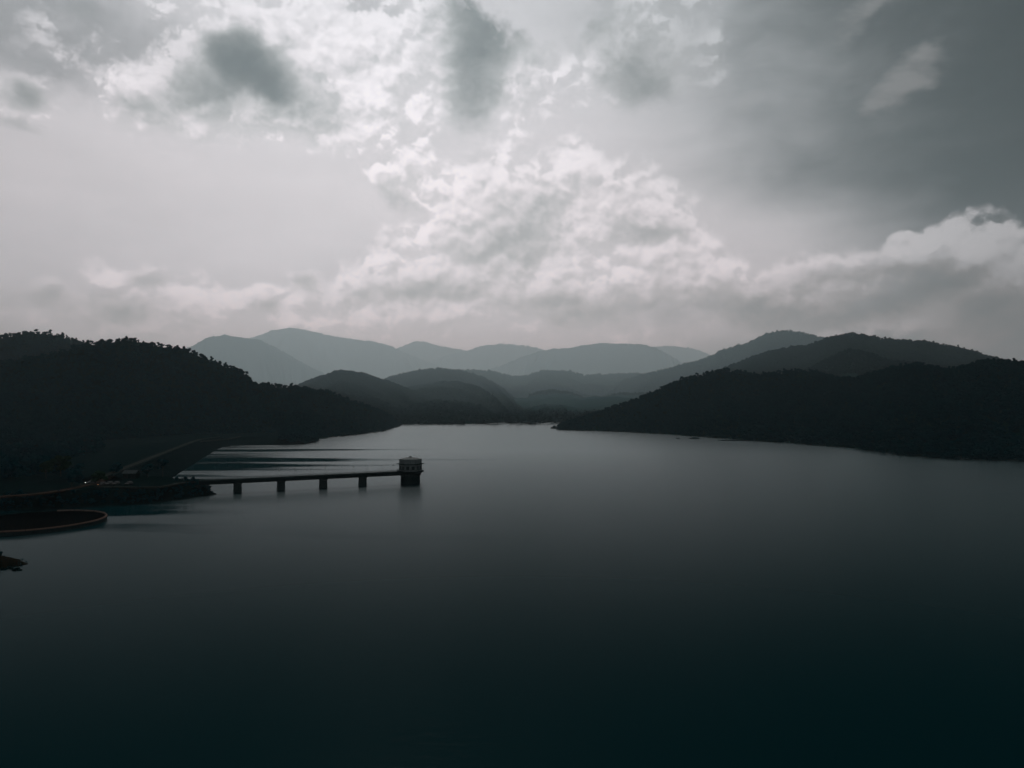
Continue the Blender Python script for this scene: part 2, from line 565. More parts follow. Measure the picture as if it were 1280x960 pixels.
def water_mat():
    m, g, p, out = new_mat('lake_water')
    geo = g.t.nodes.new('ShaderNodeNewGeometry')
    pos = geo.outputs['Position']
    # wind-ruffled and calm patches, drawn out across the wind
    warp = g.v('SCALE', g.v('SUBTRACT', g.noise(g.v('SCALE', pos, 0.004), 1.0, 4.0, 0.55, out=1), (0.5, 0.5, 0.5)), 60.0)
    lane = g.noise(g.v('MULTIPLY', g.v('ADD', pos, warp), (0.0032, 0.040, 0.0)), 1.0, 5.0, 0.58)
    x, y, z = g.sep(pos)
    # the cove in the lee of the hill and the dam is mostly calm
    cu = g.m('MULTIPLY', g.m('ADD', x, 225.0), 1 / 105.0)
    cv = g.m('MULTIPLY', g.m('ADD', y, -480.0), 1 / 165.0)
    lee = g.m('POWER', 2.71828, g.m('MULTIPLY', g.m('MULTIPLY_ADD', cu, cu, g.m('MULTIPLY', cv, cv)), -1.0))
    bu_ = g.m('MULTIPLY', g.m('ADD', x, 165.0), 1 / 50.0)
    bv_ = g.m('MULTIPLY', g.m('ADD', y, -252.0), 1 / 30.0)
    lee2 = g.m('POWER', 2.71828, g.m('MULTIPLY', g.m('MULTIPLY_ADD', bu_, bu_, g.m('MULTIPLY', bv_, bv_)), -1.0))
    lee = g.m('MULTIPLY_ADD', lee2, 0.9, lee)
    ruff = g.ss(g.m('SUBTRACT', lane, g.m('MULTIPLY', lee, 0.27)), 0.21, 0.40)
    t = g.t
    t.nodes.remove(p)
    dif = t.nodes.new('ShaderNodeBsdfDiffuse')
    dif.inputs['Color'].default_value = (0.0001, 0.0150, 0.0180, 1)      # light coming back out of the deep water
    gl = t.nodes.new('ShaderNodeBsdfAnisotropic')
    gl.inputs['Color'].default_value = (0.90, 0.99, 1.0, 1)
    g.put(gl.inputs['Roughness'], g.m('MULTIPLY_ADD', ruff, W_ROUGH, 0.05))
    r1 = g.noise(g.v('MULTIPLY', pos, (0.30, 0.75, 0.0)), 1.0, 3.0, 0.55)
    r2 = g.noise(g.v('MULTIPLY', pos, (1.6, 2.6, 0.0)), 1.0, 2.0, 0.5)
    h = g.m('MULTIPLY_ADD', r2, 0.35, r1)
    bp = t.nodes.new('ShaderNodeBump')
    g.put(bp.inputs['Strength'], g.m('MULTIPLY_ADD', ruff, W_BUMP, 0.02))
    bp.inputs['Distance'].default_value = 0.35
    g.put(bp.inputs['Height'], h)
    t.links.new(bp.outputs[0], gl.inputs['Normal'])
    # Fresnel of a wind-roughened surface: steep falloff away from grazing
    cosi = g.m('ABSOLUTE', g.v('DOT_PRODUCT', geo.outputs['Incoming'], geo.outputs['True Normal']))
    fr = g.m('MULTIPLY_ADD', g.m('POWER', g.m('SUBTRACT', 1.0, cosi, clamp=True), W_POW), W_MAX, 0.002)
    fr = g.m('MINIMUM', fr, 0.31)
    mx = t.nodes.new('ShaderNodeMixShader')
    t.links.new(fr, mx.inputs[0])
    t.links.new(dif.outputs[0], mx.inputs[1])
    t.links.new(gl.outputs[0], mx.inputs[2])
    t.links.new(mx.outputs[0], out.inputs[0])
    return m


W_ROUGH, W_BUMP, W_POW, W_MAX = 0.17, 0.20, 11.0, 0.67
M['water'] = water_mat()

# ================================================================== lake
SPILL_Z = 1.6
_n, _f = ground(-20, 664, SPILL_Z), ground(92, 637, SPILL_Z)
SPILL = ((_n[0] + _f[0]) / 2, (_n[1] + _f[1]) / 2)
SPILL_R = math.hypot(_n[0] - _f[0], _n[1] - _f[1]) / 2
wv = MB()
inner, outer = [], []
for i in range(96):
    a = 2 * math.pi * i / 96
    c, s_ = math.cos(a), math.sin(a)
    inner.append((SPILL[0] + (SPILL_R - 0.2) * c, SPILL[1] + (SPILL_R - 0.2) * s_, 0))
    k = 1 / max(abs(c), abs(s_))
    outer.append((c * k * 40000, 18000 + s_ * k * 22000, 0))
wv.add(inner + outer, [(i, 96 + i, 96 + (i + 1) % 96, (i + 1) % 96) for i in range(96)])
tag(wv.build('lake_water', M['water']), 'dark smooth reservoir water filling the foreground', 'water', kind='structure')


# ================================================================== hills
def interp(prof, x):
    p = np.array(prof, float)
    return np.interp(x, p[:, 0], p[:, 1])


class Hill:
    """terrain: ridge line read off the photograph and put at its own distance; front and back slopes run
    down to the foot lines. P(u, v): u along the ridge (0..n-1), v 0 front foot, 1 ridge, 2 back foot"""
    def __init__(s, sky, foot, depth, back, step=3.0, canopy=5.0, seed=1, rough=0.14, rows=26, backrows=10, foot_z=-1.5, jit=0.0, mat='forest_floor', min_top=0.4, label='', shape=1.15):
        px = np.arange(sky[0][0], sky[-1][0] + 0.1, step)
        s.px = px
        n = len(px)
        top = interp(sky, px)
        if len(px) > 60:
            top = top + smooth_noise(px / 14.0, 0 * px, seed + 40, 3) * 0.8
        crest_z = rng.normal(0, jit, n) + smooth_noise(px / 3.0, 0 * px, seed + 70, 2) * jit * 2 if jit else 0 * px
        yr = interp(depth, px)
        yf = interp(foot, px)
        dx = (px - 640.0) / FPX
        rd = np.array([ray(a, b) for a, b in zip(px, top)])
        zr = np.maximum(CAM_H + rd[:, 2] * yr - canopy, min_top)
        c = math.cos(PITCH)
        # plan positions fan out from the viewer's side but are plain world points
        rows_v = np.concatenate([np.linspace(0, 1, rows), 1 + np.linspace(0, 1, backrows + 1)[1:]])
        s.v = rows_v
        P = np.zeros((len(rows_v), n, 3))
        yb = yr + back
        for j, v in enumerate(rows_v):
            if v <= 1:
                y = yf + (yr - yf) * v
                f = v ** shape * (1 - 0.12 * math.sin(math.pi * v))
                z = foot_z + (zr - foot_z) * f
                amp = math.sin(math.pi * v) ** 0.8
                if v > 0.999:                  # single tree tops along the crest only
                    z = z + crest_z * yr / FPX
            else:
                w = v - 1
                y = yr + (yb - yr) * w
                z = foot_z + (zr - foot_z) * (1 - w) ** 0.9
                amp = math.sin(math.pi * w)
            x = dx * y
            L = np.maximum(zr, 5.0) * 2.2 + 25
            nz = smooth_noise(x / L * 1.3, y / L * 0.8, seed, 5) * rough * np.maximum(zr, 4.0) * amp * 1.6
            P[j, :, 0], P[j, :, 1], P[j, :, 2] = x, y, np.where(v <= 1, np.minimum(z + nz, CAM_H + (zr - CAM_H) * y / yr + 2 if v < 1 else z + nz), z + nz)
        s.P = P
        s.n = n
        F = []
        R_ = len(rows_v)
        idx = np.arange(R_ * n).reshape(R_, n)
        q = np.stack([idx[:-1, :-1], idx[:-1, 1:], idx[1:, 1:], idx[1:, :-1]], -1).reshape(-1, 4)
        me = bpy.data.meshes.new('hill')
        me.from_pydata(P.reshape(-1, 3).tolist(), [], q.tolist())
        me.materials.append(M[mat])
        me.polygons.foreach_set('use_smooth', [True] * len(me.polygons))
        me.update()
        s.o = tag(link('hill', me), label, 'hill', kind='structure')

    def points(s, spacing, vmax=1.15, vmin=0.0, seed=3):
        """scatter points evenly over the slope that faces the lake and just over the ridge"""
        r = np.random.default_rng(seed)
        P, v = s.P, s.v
        out = []
        jmax = int(np.searchsorted(v, vmax))
        for j in range(jmax):
            if v[j] < vmin:
                continue
            a, b, c_, d = P[j, :-1], P[j, 1:], P[j + 1, 1:], P[j + 1, :-1]
            area = np.linalg.norm(np.cross((b - a)[:, :2], (d - a)[:, :2])[..., None], axis=-1)
            cnt = r.poisson(area / spacing ** 2)
            for i in np.nonzero(cnt)[0]:
                k = cnt[i]
                u, w = r.random(k), r.random(k)
                p = (a[i] * (1 - u)[:, None] + b[i] * u[:, None]) * (1 - w)[:, None] + (d[i] * (1 - u)[:, None] + c_[i] * u[:, None]) * w[:, None]
                out.append(p)
        if not out:
            return np.zeros((0, 3))
        return np.concatenate(out)

    def ridge(s, px, py_off=0.0):
        i = int(np.argmin(abs(s.px - px)))
        j = int(np.searchsorted(s.v, 1.0))
        return s.P[j, i]


# ------------------------------------------------------------------ trees
def crown_mesh(name, seed, h, rad, nl, quads, size, mat, spread=1.0, flat=0.8, base=0.35):
    """crown of many leaf-clump faces spread over uneven lobes; gaps stay between the lobes"""
    r = np.random.default_rng(seed)
    V, F = [], []
    lobes = []
    for i in range(nl):
        a = r.random() * 6.283
        d = rad * spread * math.sqrt(r.random()) * 0.72
        zc = h * (base + (0.92 - base) * r.random() ** 0.8)
        lobes.append((d * math.cos(a), d * math.sin(a), zc, rad * (0.30 + 0.28 * r.random())))
    lobes.append((0, 0, h * 0.74, rad * 0.55))
    for i in range(quads):
        lx, ly, lz, lr = lobes[r.integers(len(lobes))]
        nrm = r.normal(size=3)
        nrm /= np.linalg.norm(nrm)
        if nrm[2] < -0.35:
            nrm[2] *= -1
        p = np.array((lx, ly, lz)) + nrm * lr * (0.55 + 0.5 * r.random()) * np.array((1, 1, flat))
        t = np.cross(nrm + r.normal(size=3) * 0.45, (0.1, 0.2, 1.0))
        t /= np.linalg.norm(t) + 1e-6
        b = np.cross(nrm, t)
        sz = size * (0.6 + 0.8 * r.random())
        k = len(V)
        V += [tuple(p - t * sz * .5 - b * sz * .45), tuple(p + t * sz * .55 - b * sz * .25), tuple(p + t * sz * .35 + b * sz * .5), tuple(p - t * sz * .45 + b * sz * .35)]
        F.append((k, k + 1, k + 2, k + 3))
    # small dense hearts inside the lobes
    for lx, ly, lz, lr in lobes:
        k = len(V)
        q = lr * 0.6
        V += [(lx + q, ly, lz), (lx, ly + q, lz), (lx - q, ly, lz), (lx, ly - q, lz), (lx, ly, lz + q * flat), (lx, ly, lz - q * flat)]
        F += [(k, k + 1, k + 4), (k + 1, k + 2, k + 4), (k + 2, k + 3, k + 4), (k + 3, k, k + 4), (k + 1, k, k + 5), (k + 2, k + 1, k + 5), (k + 3, k + 2, k + 5), (k, k + 3, k + 5)]
    me = bpy.data.meshes.new(name)
    me.from_pydata(V, [], F)
    me.materials.append(mat)
    me.update()
    return me, lobes


def trunk_mesh(name, h, lobes, r0, mat, seed=0):
    b = MB()
    r = random.Random(seed)
    lean = (r.uniform(-.3, .3), r.uniform(-.3, .3))
    b.tube([(0, 0, -1.0), (lean[0] * .3, lean[1] * .3, h * 0.3), (lean[0], lean[1], h * 0.62)], [r0, r0 * 0.75, r0 * 0.4], 7)
    for lx, ly, lz, lr in lobes[:6]:
        b.tube([(lean[0] * .5, lean[1] * .5, h * 0.36), (lx * .55, ly * .55, lz * .78), (lx, ly, lz)], [r0 * 0.45, r0 * 0.3, r0 * 0.12], 5)
    return b.mesh(name, mat)


def make_group(protos, name):
    col = bpy.data.collections.new(name)
    for me in protos:
        o = bpy.data.objects.new(me.name, me)
        col.objects.link(o)
    return col


near_protos, far_protos = [], []
for k in range(7):
    hh = (8.5, 9.5, 9.0, 10.5, 8.0, 10.0, 12.0)[k]
    me, lb = crown_mesh('forest_crown', 100 + k, hh, (4.2, 4.6, 5.0, 4.4, 4.0, 5.2, 3.6)[k], 8, 330, 1.2, M['leaf'], base=0.18)
    near_protos.append(me)
for k in range(4):
    me, lb = crown_mesh('far_crown', 200 + k, (9, 10, 8.5, 12)[k], (5.0, 5.6, 4.6, 4.2)[k], 5, 90, 2.6, M['leaf_far'], base=0.25)
    far_protos.append(me)
near_col = make_group(near_protos, 'near_crowns')
far_col = make_group(far_protos, 'far_crowns')


def scatter(pts, col, label, cat='forest', seed=1, smin=0.7, smax=1.2, name='forest'):
    """a wood that reads as one mass: one object, crowns instanced on points"""
    r = np.random.default_rng(seed)
    n = len(pts)
    me = bpy.data.meshes.new(name)
    me.from_pydata([tuple(p) for p in pts.tolist()], [], [])
    at_r = me.attributes.new('turn', 'FLOAT', 'POINT')
    at_r.data.foreach_set('value', r.random(n).astype(np.float32) * 6.283)
    at_s = me.attributes.new('size', 'FLOAT_VECTOR', 'POINT')
    w = (smin + (smax - smin) * r.random(n) ** 1.3)
    hgt = w * (0.85 + 0.35 * r.random(n))
    at_s.data.foreach_set('vector', np.stack([w, w, hgt], -1).astype(np.float32).ravel())
    at_i = me.attributes.new('pick', 'INT', 'POINT')
    at_i.data.foreach_set('value', r.integers(0, len(col.objects), n).astype(np.int32))
    o = link(name, me)
    ng = bpy.data.node_groups.new('crowns_on_points', 'GeometryNodeTree')
    ng.interface.new_socket('Geometry', in_out='INPUT', socket_type='NodeSocketGeometry')
    ng.interface.new_socket('Geometry', in_out='OUTPUT', socket_type='NodeSocketGeometry')
    N = ng.nodes
    gi, go = N.new('NodeGroupInput'), N.new('NodeGroupOutput')
    ci = N.new('GeometryNodeCollectionInfo')
    ci.inputs['Collection'].default_value = col
    ci.inputs['Separate Children'].default_value = True
    ci.inputs['Reset Children'].default_value = True
    ip = N.new('GeometryNodeInstanceOnPoints')
    ip.inputs['Pick Instance'].default_value = True

    def attr(nm, dt):
        a = N.new('GeometryNodeInputNamedAttribute')
        a.data_type = dt
        a.inputs[0].default_value = nm
        return a.outputs[0]
    cx = N.new('ShaderNodeCombineXYZ')
    L = ng.links.new
    L(attr('turn', 'FLOAT'), cx.inputs[2])
    er = N.new('FunctionNodeEulerToRotation')
    L(cx.outputs[0], er.inputs[0])
    L(gi.outputs[0], ip.inputs['Points'])
    L(ci.outputs[0], ip.inputs['Instance'])
    L(attr('pick', 'INT'), ip.inputs['Instance Index'])
    L(er.outputs[0], ip.inputs['Rotation'])
    L(attr('size', 'FLOAT_VECTOR'), ip.inputs['Scale'])
    L(ip.outputs[0], go.inputs[0])
    md = o.modifiers.new('crowns', 'NODES')
    md.node_group = ng
    return tag(o, label, cat, kind='stuff')


# ------------------------------------------------------------------ near left hill and its spur
A_SKY = [(-420, 500), (-250, 478), (-120, 466), (0, 450), (50, 443), (90, 432), (110, 427), (150, 421), (165, 421), (185, 427), (215, 431), (240, 437), (260, 447), (278, 453), (292, 457), (303, 462), (312, 470), (322, 478), (345, 484), (370, 496), (400, 520)]
A_FOOT = [(-420, 560), (0, 600), (130, 640), (235, 705), (400, 735)]
hill_a = Hill(A_SKY, A_FOOT, [(-420, 820), (400, 880)], 260, step=3, seed=11, foot_z=4.0, label='dark forested hill rising behind the dam')
scatter(hill_a.points(3.8, seed=1), near_col, 'dense dark forest covering the near left hill', seed=1, smin=0.34, smax=0.74)

B_SKY = [(300, 490), (322, 478), (345, 480), (360, 482), (400, 486), (412, 488), (425, 494), (440, 500), (460, 507), (475, 512), (488, 519), (495, 526), (500, 532)]
B_FOOT = [(300, 735), (360, 745), (398, 770), (420, 830), (440, 870), (455, 915), (480, 1010), (492, 1130), (500, 1240)]
hill_b = Hill(B_SKY, B_FOOT, [(300, 905), (412, 1010), (470, 1120), (500, 1260)], 200, step=2, seed=23, label='lower forested spur running down to the lake on the left')
scatter(hill_b.points(4.4, seed=2), near_col, 'forest on the lower spur that ends at the water', seed=2, smin=0.45, smax=0.8)

A0_SKY = [(-400, 470), (-200, 440), (-80, 428), (0, 420), (30, 414), (62, 415), (82, 420), (105, 428), (140, 446), (190, 470)]
hill_a0 = Hill(A0_SKY, [(-400, 1050), (190, 1050)], [(-400, 1330), (190, 1330)], 300, step=3, seed=31, foot_z=30, label='wooded hill crest at the far left behind the dark hill')
scatter(hill_a0.points(5.0, vmin=0.5, seed=3), near_col, 'forest on the hill crest at the far left', seed=3, smin=0.5, smax=0.9)

# ------------------------------------------------------------------ near right hill
I_SKY = [(697, 537), (703, 530), (712, 526), (730, 520), (760, 510), (790, 500), (810, 492), (825, 486), (850, 473), (870, 467), (890, 463), (910, 461), (930, 465), (960, 466), (990, 462), (1010, 462), (1040, 469), (1070, 473), (1090, 465), (1110, 459), (1140, 453), (1165, 456), (1180, 461), (1200, 458), (1230, 450), (1280, 452), (1400, 440), (1600, 470)]
I_FOOT_PX = [(697, 537.5), (780, 540), (860, 545), (940, 551), (1010, 556), (1060, 560), (1110, 568), (1180, 574), (1280, 577), (1400, 581), (1600, 588)]
I_FOOT = [(a, ground(a, b)[1]) for a, b in I_FOOT_PX]
hill_i = Hill(I_SKY, I_FOOT, [(697, 1085), (900, 1130), (1080, 1000), (1140, 880), (1280, 820), (1600, 800)], 320, step=3, seed=43, label='dark forested hill on the right shore')
scatter(hill_i.points(4.2, seed=4), near_col, 'dense dark forest covering the right hill down to the shore', seed=4, smin=0.38, smax=0.8)

# ------------------------------------------------------------------ middle hills
D_SKY = [(330, 500), (375, 480), (400, 471), (418, 465), (430, 463), (455, 467), (480, 475), (500, 482), (530, 496), (555, 509), (572, 520), (583, 531)]
hill_d = Hill(D_SKY, [(330, 1300), (583, 1300)], [(330, 4300), (480, 4300), (583, 2500)], 300, step=1.2, jit=0.55, seed=57, shape=1.25, label='mid-distance wooded hill left of the lake arm')
scatter(hill_d.points(12.0, seed=5), far_col, 'forest on the mid-distance hill left of the lake arm', seed=5, smin=0.9, smax=1.35)

E_SKY = [(450, 485), (480, 474), (500, 468), (520, 463), (550, 460), (575, 463), (600, 470), (620, 480), (640, 495), (655, 510), (665, 522), (672, 531)]
hill_e = Hill(E_SKY, [(450, 1330), (672, 1330)], [(450, 8200), (600, 8200), (672, 3900)], 300, step=1.2, jit=0.55, seed=61, shape=1.3, label='hazy wooded hill in the middle of the view')
scatter(hill_e.points(18.0, seed=6), far_col, 'forest on the hazy hill in the middle', seed=6, smin=1.1, smax=1.7)

G_SKY = [(600, 530), (630, 517), (655, 508), (680, 503), (705, 503), (730, 511), (750, 520), (775, 531)]
hill_g = Hill(G_SKY, [(600, 1370), (775, 1370)], [(600, 6500), (775, 6500)], 250, step=1.2, jit=0.55, seed=67, shape=1.2, label='low wooded rise at the end of the lake arm')
scatter(hill_g.points(16.0, seed=7), far_col, 'forest on the low rise at the end of the lake arm', seed=7, smin=1.2, smax=1.8)

F_SKY = [(530, 480), (560, 466), (585, 462), (612, 463), (640, 470), (658, 470), (670, 465), (690, 463), (710, 464), (730, 469), (750, 468), (780, 467), (810, 468), (850, 476), (900, 490)]
hill_f = Hill(F_SKY, [(530, 1500), (900, 1500)], [(530, 12500), (900, 12500)], 500, step=1.2, jit=0.55, seed=71, shape=2.3, canopy=9, label='hazy wooded ridge behind the middle hills')
scatter(hill_f.points(32.0, vmin=0.35, seed=8), far_col, 'forest on the hazy ridge behind the middle hills', seed=8, smin=1.8, smax=2.6)

H_SKY = [(740, 490), (780, 475), (800, 469), (830, 462), (850, 456), (880, 448), (900, 438), (930, 430), (950, 420), (970, 414), (990, 413), (1010, 417), (1030, 421), (1060, 428), (1100, 440), (1160, 460)]
hill_h = Hill(H_SKY, [(740, 1400), (1160, 1400)], [(740, 10000), (990, 9400), (1160, 7800)], 500, step=1.2, jit=0.55, seed=79, shape=2.3, canopy=8, label='tall wooded hill behind the right shore, left summit')
scatter(hill_h.points(20.0, vmin=0.4, seed=9), far_col, 'forest on the tall hill behind the right shore', seed=9, smin=1.2, smax=1.8)

H2_SKY = [(880, 470), (910, 459), (930, 450), (960, 439), (985, 435), (1010, 431), (1035, 422), (1060, 417), (1075, 417), (1090, 420), (1120, 424), (1150, 425), (1180, 430), (1210, 436), (1240, 446), (1280, 455), (1400, 472), (1600, 480)]
hill_h2 = Hill(H2_SKY, [(880, 1050), (1150, 950), (1600, 900)], [(880, 3900), (1150, 2900), (1600, 2600)], 500, step=1.2, jit=0.55, seed=83, canopy=8, label='long wooded ridge behind the dark right hill')
scatter(hill_h2.points(10.5, vmin=0.3, seed=10), far_col, 'forest on the long ridge behind the right hill', seed=10, smin=0.9, smax=1.3)

# ------------------------------------------------------------------ far mountains
FAR = [
    ([(120, 470), (200, 446), (242, 431), (256, 422), (280, 418), (300, 422), (325, 425), (342, 433), (365, 446), (390, 460), (415, 472), (460, 490)], 20000, 'far hazy mountain shoulder on the left'),
    ([(230, 460), (300, 428), (320, 421), (340, 413), (362, 409), (380, 412), (410, 419), (440, 424), (470, 427), (490, 433), (505, 441), (530, 450), (580, 470)], 28500, 'highest far mountain, pale with haze'),
    ([(440, 460), (480, 445), (500, 433), (518, 427), (530, 427), (550, 432), (578, 437), (600, 450), (650, 470)], 32000, 'pale rounded far mountain left of centre'),
    ([(530, 455), (565, 442), (600, 433), (620, 430), (640, 430), (660, 433), (680, 437), (700, 445), (760, 470)], 31000, 'pale far mountain at the centre'),
    ([(580, 475), (620, 459), (650, 447), (675, 439), (692, 436), (712, 435), (730, 431), (750, 429), (800, 430), (818, 434), (835, 442), (855, 455), (900, 480)], 25500, 'long far ridge right of centre'),
    ([(760, 455), (800, 440), (820, 433), (835, 432), (860, 434), (875, 438), (890, 444), (920, 458), (970, 480)], 33500, 'faintest far ridge beside the right hills'),
]
for k, (sky_p, dist, lab) in enumerate(FAR):
    Hill(sky_p, [(0, dist - 3500), (1280, dist - 3500)], [(0, dist), (1280, dist)], 1800, step=0.8, seed=90 + k, rows=34, canopy=0, jit=0.4, mat='far_forest', rough=0.4, label=lab)

# ================================================================== left shore: peninsula, valley floor, bench and near point
LAND = [(-1200, 40), (-300, 112), (-190, 150), (-142, 159), (-124, 166), (-117, 171.5), (-127, 178), (-165, 184), (-235, 196), (-238, 222), (-218, 243), (-193, 256),
        (-165, 264), (-147, 275), (-137, 288), (-131, 304), (-137, 313), (-150, 325), (-166, 341), (-181, 359), (-283, 644),
        (-261, 656), (-235, 668), (-220, 668), (-206, 680), (-205, 715), (-215, 760), (-230, 840), (-1200, 840)]


def sdf(x, y, poly):
    """distance to the outline, positive inside"""
    d = np.full(x.shape, 1e9)
    ins = np.zeros(x.shape, bool)
    n = len(poly)
    for i in range(n):
        (x0, y0), (x1, y1) = poly[i], poly[(i + 1) % n]
        ex, ey = x1 - x0, y1 - y0
        t = np.clip(((x - x0) * ex + (y - y0) * ey) / (ex * ex + ey * ey), 0, 1)
        d = np.minimum(d, np.hypot(x - x0 - t * ex, y - y0 - t * ey))
        cr = ((y0 > y) != (y1 > y)) & (x < (x1 - x0) * (y - y0) / (y1 - y0 + 1e-12) + x0)
        ins ^= cr
    return np.where(ins, d, -d)


def land_height(x, y):
    d = sdf(x, y, LAND) + smooth_noise(x / 9.0, y / 9.0, 5, 3) * 1.6
    cap = np.interp(y, [0, 165, 186, 215, 240, 325, 352, 590, 650, 760, 900], [5, 3.2, 3.6, 5, 6, 6, 0.9, 0.9, 6.5, 11, 18])
    steep = np.interp(y, [0, 190, 240, 330, 640, 660], [0.45, 0.45, 0.62, 0.62, 0.35, 0.35])
    z = np.minimum(-1.2 + steep * (d + 2.0), cap)
    z = np.maximum(z, -10.0)
    return np.where(z > cap - 0.05, cap + smooth_noise(x / 30.0, y / 30.0, 8, 3) * 0.25 - 0.2, z)


xs = np.concatenate([np.linspace(-1200, -420, 40)[:-1], np.arange(-420, -108, 2.0)])
ys = np.concatenate([np.arange(140, 380, 2.0), np.arange(380, 845, 5.0)])
GX, GY = np.meshgrid(xs, ys)
GZ = land_height(GX, GY)
idx = np.arange(GX.size).reshape(GX.shape)
quads = np.stack([idx[:-1, :-1], idx[:-1, 1:], idx[1:, 1:], idx[1:, :-1]], -1).reshape(-1, 4)
zz = GZ.ravel()[quads]
keep = zz.max(1) > -9.5
quads = quads[keep]
zz = zz[keep]
used, inv = np.unique(quads, return_inverse=True)
quads = inv.reshape(-1, 4)
co = np.stack([GX.ravel()[used], GY.ravel()[used], GZ.ravel()[used]], -1)
me = bpy.data.meshes.new('shore')
me.from_pydata(co.tolist(), [], quads.tolist())
for k in ('bank', 'grass', 'soil'):
    me.materials.append(M[k])
cy = co[quads][:, :, 1].mean(1)
slope = np.ptp(zz, axis=1)
mi = np.where(cy < 200, 2, np.where((cy > 335) & (slope < 3.0), 1, 0)).astype(np.int32)
me.polygons.foreach_set('material_index', mi)
me.polygons.foreach_set('use_smooth', [True] * len(me.polygons))
me.update()
tag(link('shore', me), 'dark left shore with the low peninsula and valley floor', 'shore', kind='structure')


def zland(x, y):
    return float(land_height(np.array([float(x)]), np.array([float(y)]))[0])


def strip(pts, width, dz=0.06, thick=0.5):
    """road laid along world points"""
    P = np.array(pts, float)
    # resample
    seg = np.concatenate([[0], np.cumsum(np.linalg.norm(np.diff(P, axis=0), axis=1))])
    t = np.linspace(0, seg[-1], max(2, int(seg[-1] / 4)))
    Q = np.stack([np.interp(t, seg, P[:, k]) for k in range(3)], -1)
    T = np.gradient(Q, axis=0)
    Nn = np.stack([T[:, 1], -T[:, 0]], -1)
    Nn /= np.linalg.norm(Nn, axis=1)[:, None]
    b = MB()
    rings = []
    for q, nn in zip(Q, Nn):
        l = q[:2] - nn * width / 2
        r = q[:2] + nn * width / 2
        rings.append([(l[0], l[1], q[2] - thick), (r[0], r[1], q[2] - thick), (r[0], r[1], q[2] + dz), (l[0], l[1], q[2] + dz)])
    b.rings(rings)
    return b


def road_px(lst, width, z=6.1, dz=0.06):
    pts = []
    for q in lst:
        zq = q[2] if len(q) > 2 else z
        gx, gy = ground(q[0], q[1], zq)
        pts.append((gx, gy, zq))
    return strip(pts, width, dz)


tag(road_px([(-120, 628), (-40, 623), (0, 620.5), (30, 618.5), (55, 616), (85, 611.5), (116, 604.5), (132, 598, 6.9), (150, 588.5, 8.0)], 3.4).build('bank_road', M['earth_road']), 'reddish earth road along the top of the bank', 'road', kind='structure')
tag(road_px([(119, 607.5, 6.15), (160, 608.8, 6.15), (198, 608.5, 6.15), (212, 606.3, 6.15), (226, 603.0, 6.05), (244, 601.6, 5.9)], 2.2).build('bridge_road', M['pale_road']), 'narrow paved approach leading to the bridge', 'road', kind='structure')
tag(road_px([(248, 552, 7.4), (272, 550.0, 7.4), (286, 548.8, 7.6), (300, 545.6, 8.6)], 3.0, dz=0.25).build('far_track', M['pale_road']), 'pale track climbing from the far end of the dam', 'road', kind='structure')

# ================================================================== dam
CREST_Z = 8.0
c_near, c_far = ground(150, 587, CREST_Z), ground(240, 552, CREST_Z)
dv = np.array(c_far) - np.array(c_near)
dl = np.linalg.norm(dv)
dv /= dl
crest = [np.array(c_near) - dv * 30, np.array(c_near), np.array(c_near) + dv * dl * 0.5, np.array(c_far), np.array(c_far) + dv * 45 + np.array((2.0, 0)), np.array(c_far) + dv * 85 + np.array((12.0, 0))]
nrm = np.array((dv[1], -dv[0]))          # towards the lake
dam = thing('dam', 'long straight earth dam with pale crest road running away on the left', 'dam', (c_near[0], c_near[1], 0))
D0 = np.array((c_near[0], c_near[1], 0.0))


def dam_sheet(prof, mat, name):
    b = MB()
    k = len(prof)
    V, F = [], []
    fine = []
    for i in range(len(crest) - 1):
        for t in np.linspace(0, 1, 13)[:-1]:
            fine.append(crest[i] * (1 - t) + crest[i + 1] * t)
    fine.append(crest[-1])
    for c in fine:
        for off, z in prof:
            p = c + nrm * off
            wob = float(smooth_noise(np.array([p[0] / 5]), np.array([p[1] / 5]), 3, 3)[0]) * 0.22 if abs(off) > 4.5 else 0
            V.append((p[0] - D0[0], p[1] - D0[1], z + wob))
    for i in range(len(fine) - 1):
        for j in range(k - 1):
            a = i * k + j
            F.append((a, a + 1, a + 1 + k, a + k))
    b.add(V, F)
    return b.build(name, M[mat], dam, smooth=True)


up = [(4.0 + 24 * t, CREST_Z - 0.02 - 13.5 * t) for t in np.linspace(0, 1, 14)]
down = [(-4.0 - 85 * t, CREST_Z - 0.02 - 7.4 * t) for t in np.linspace(1, 0, 20)]
dam_sheet(up, 'riprap', 'upstream_face')
dam_sheet(down, 'grass', 'downstream_face')
dam_sheet([(-4.0, CREST_Z - 0.02), (4.0, CREST_Z - 0.02)], 'grass', 'crest')
strip([(p[0] - D0[0], p[1] - D0[1], CREST_Z) for p in crest], 3.2, 0.05).build('crest_road', M['pale_road'], dam)
strip([((p + nrm * 3.4)[0] - D0[0], (p + nrm * 3.4)[1] - D0[1], CREST_Z + 0.5) for p in crest], 0.35, 0.1, 0.7).build('wave_wall', M['dark_concrete'], dam)

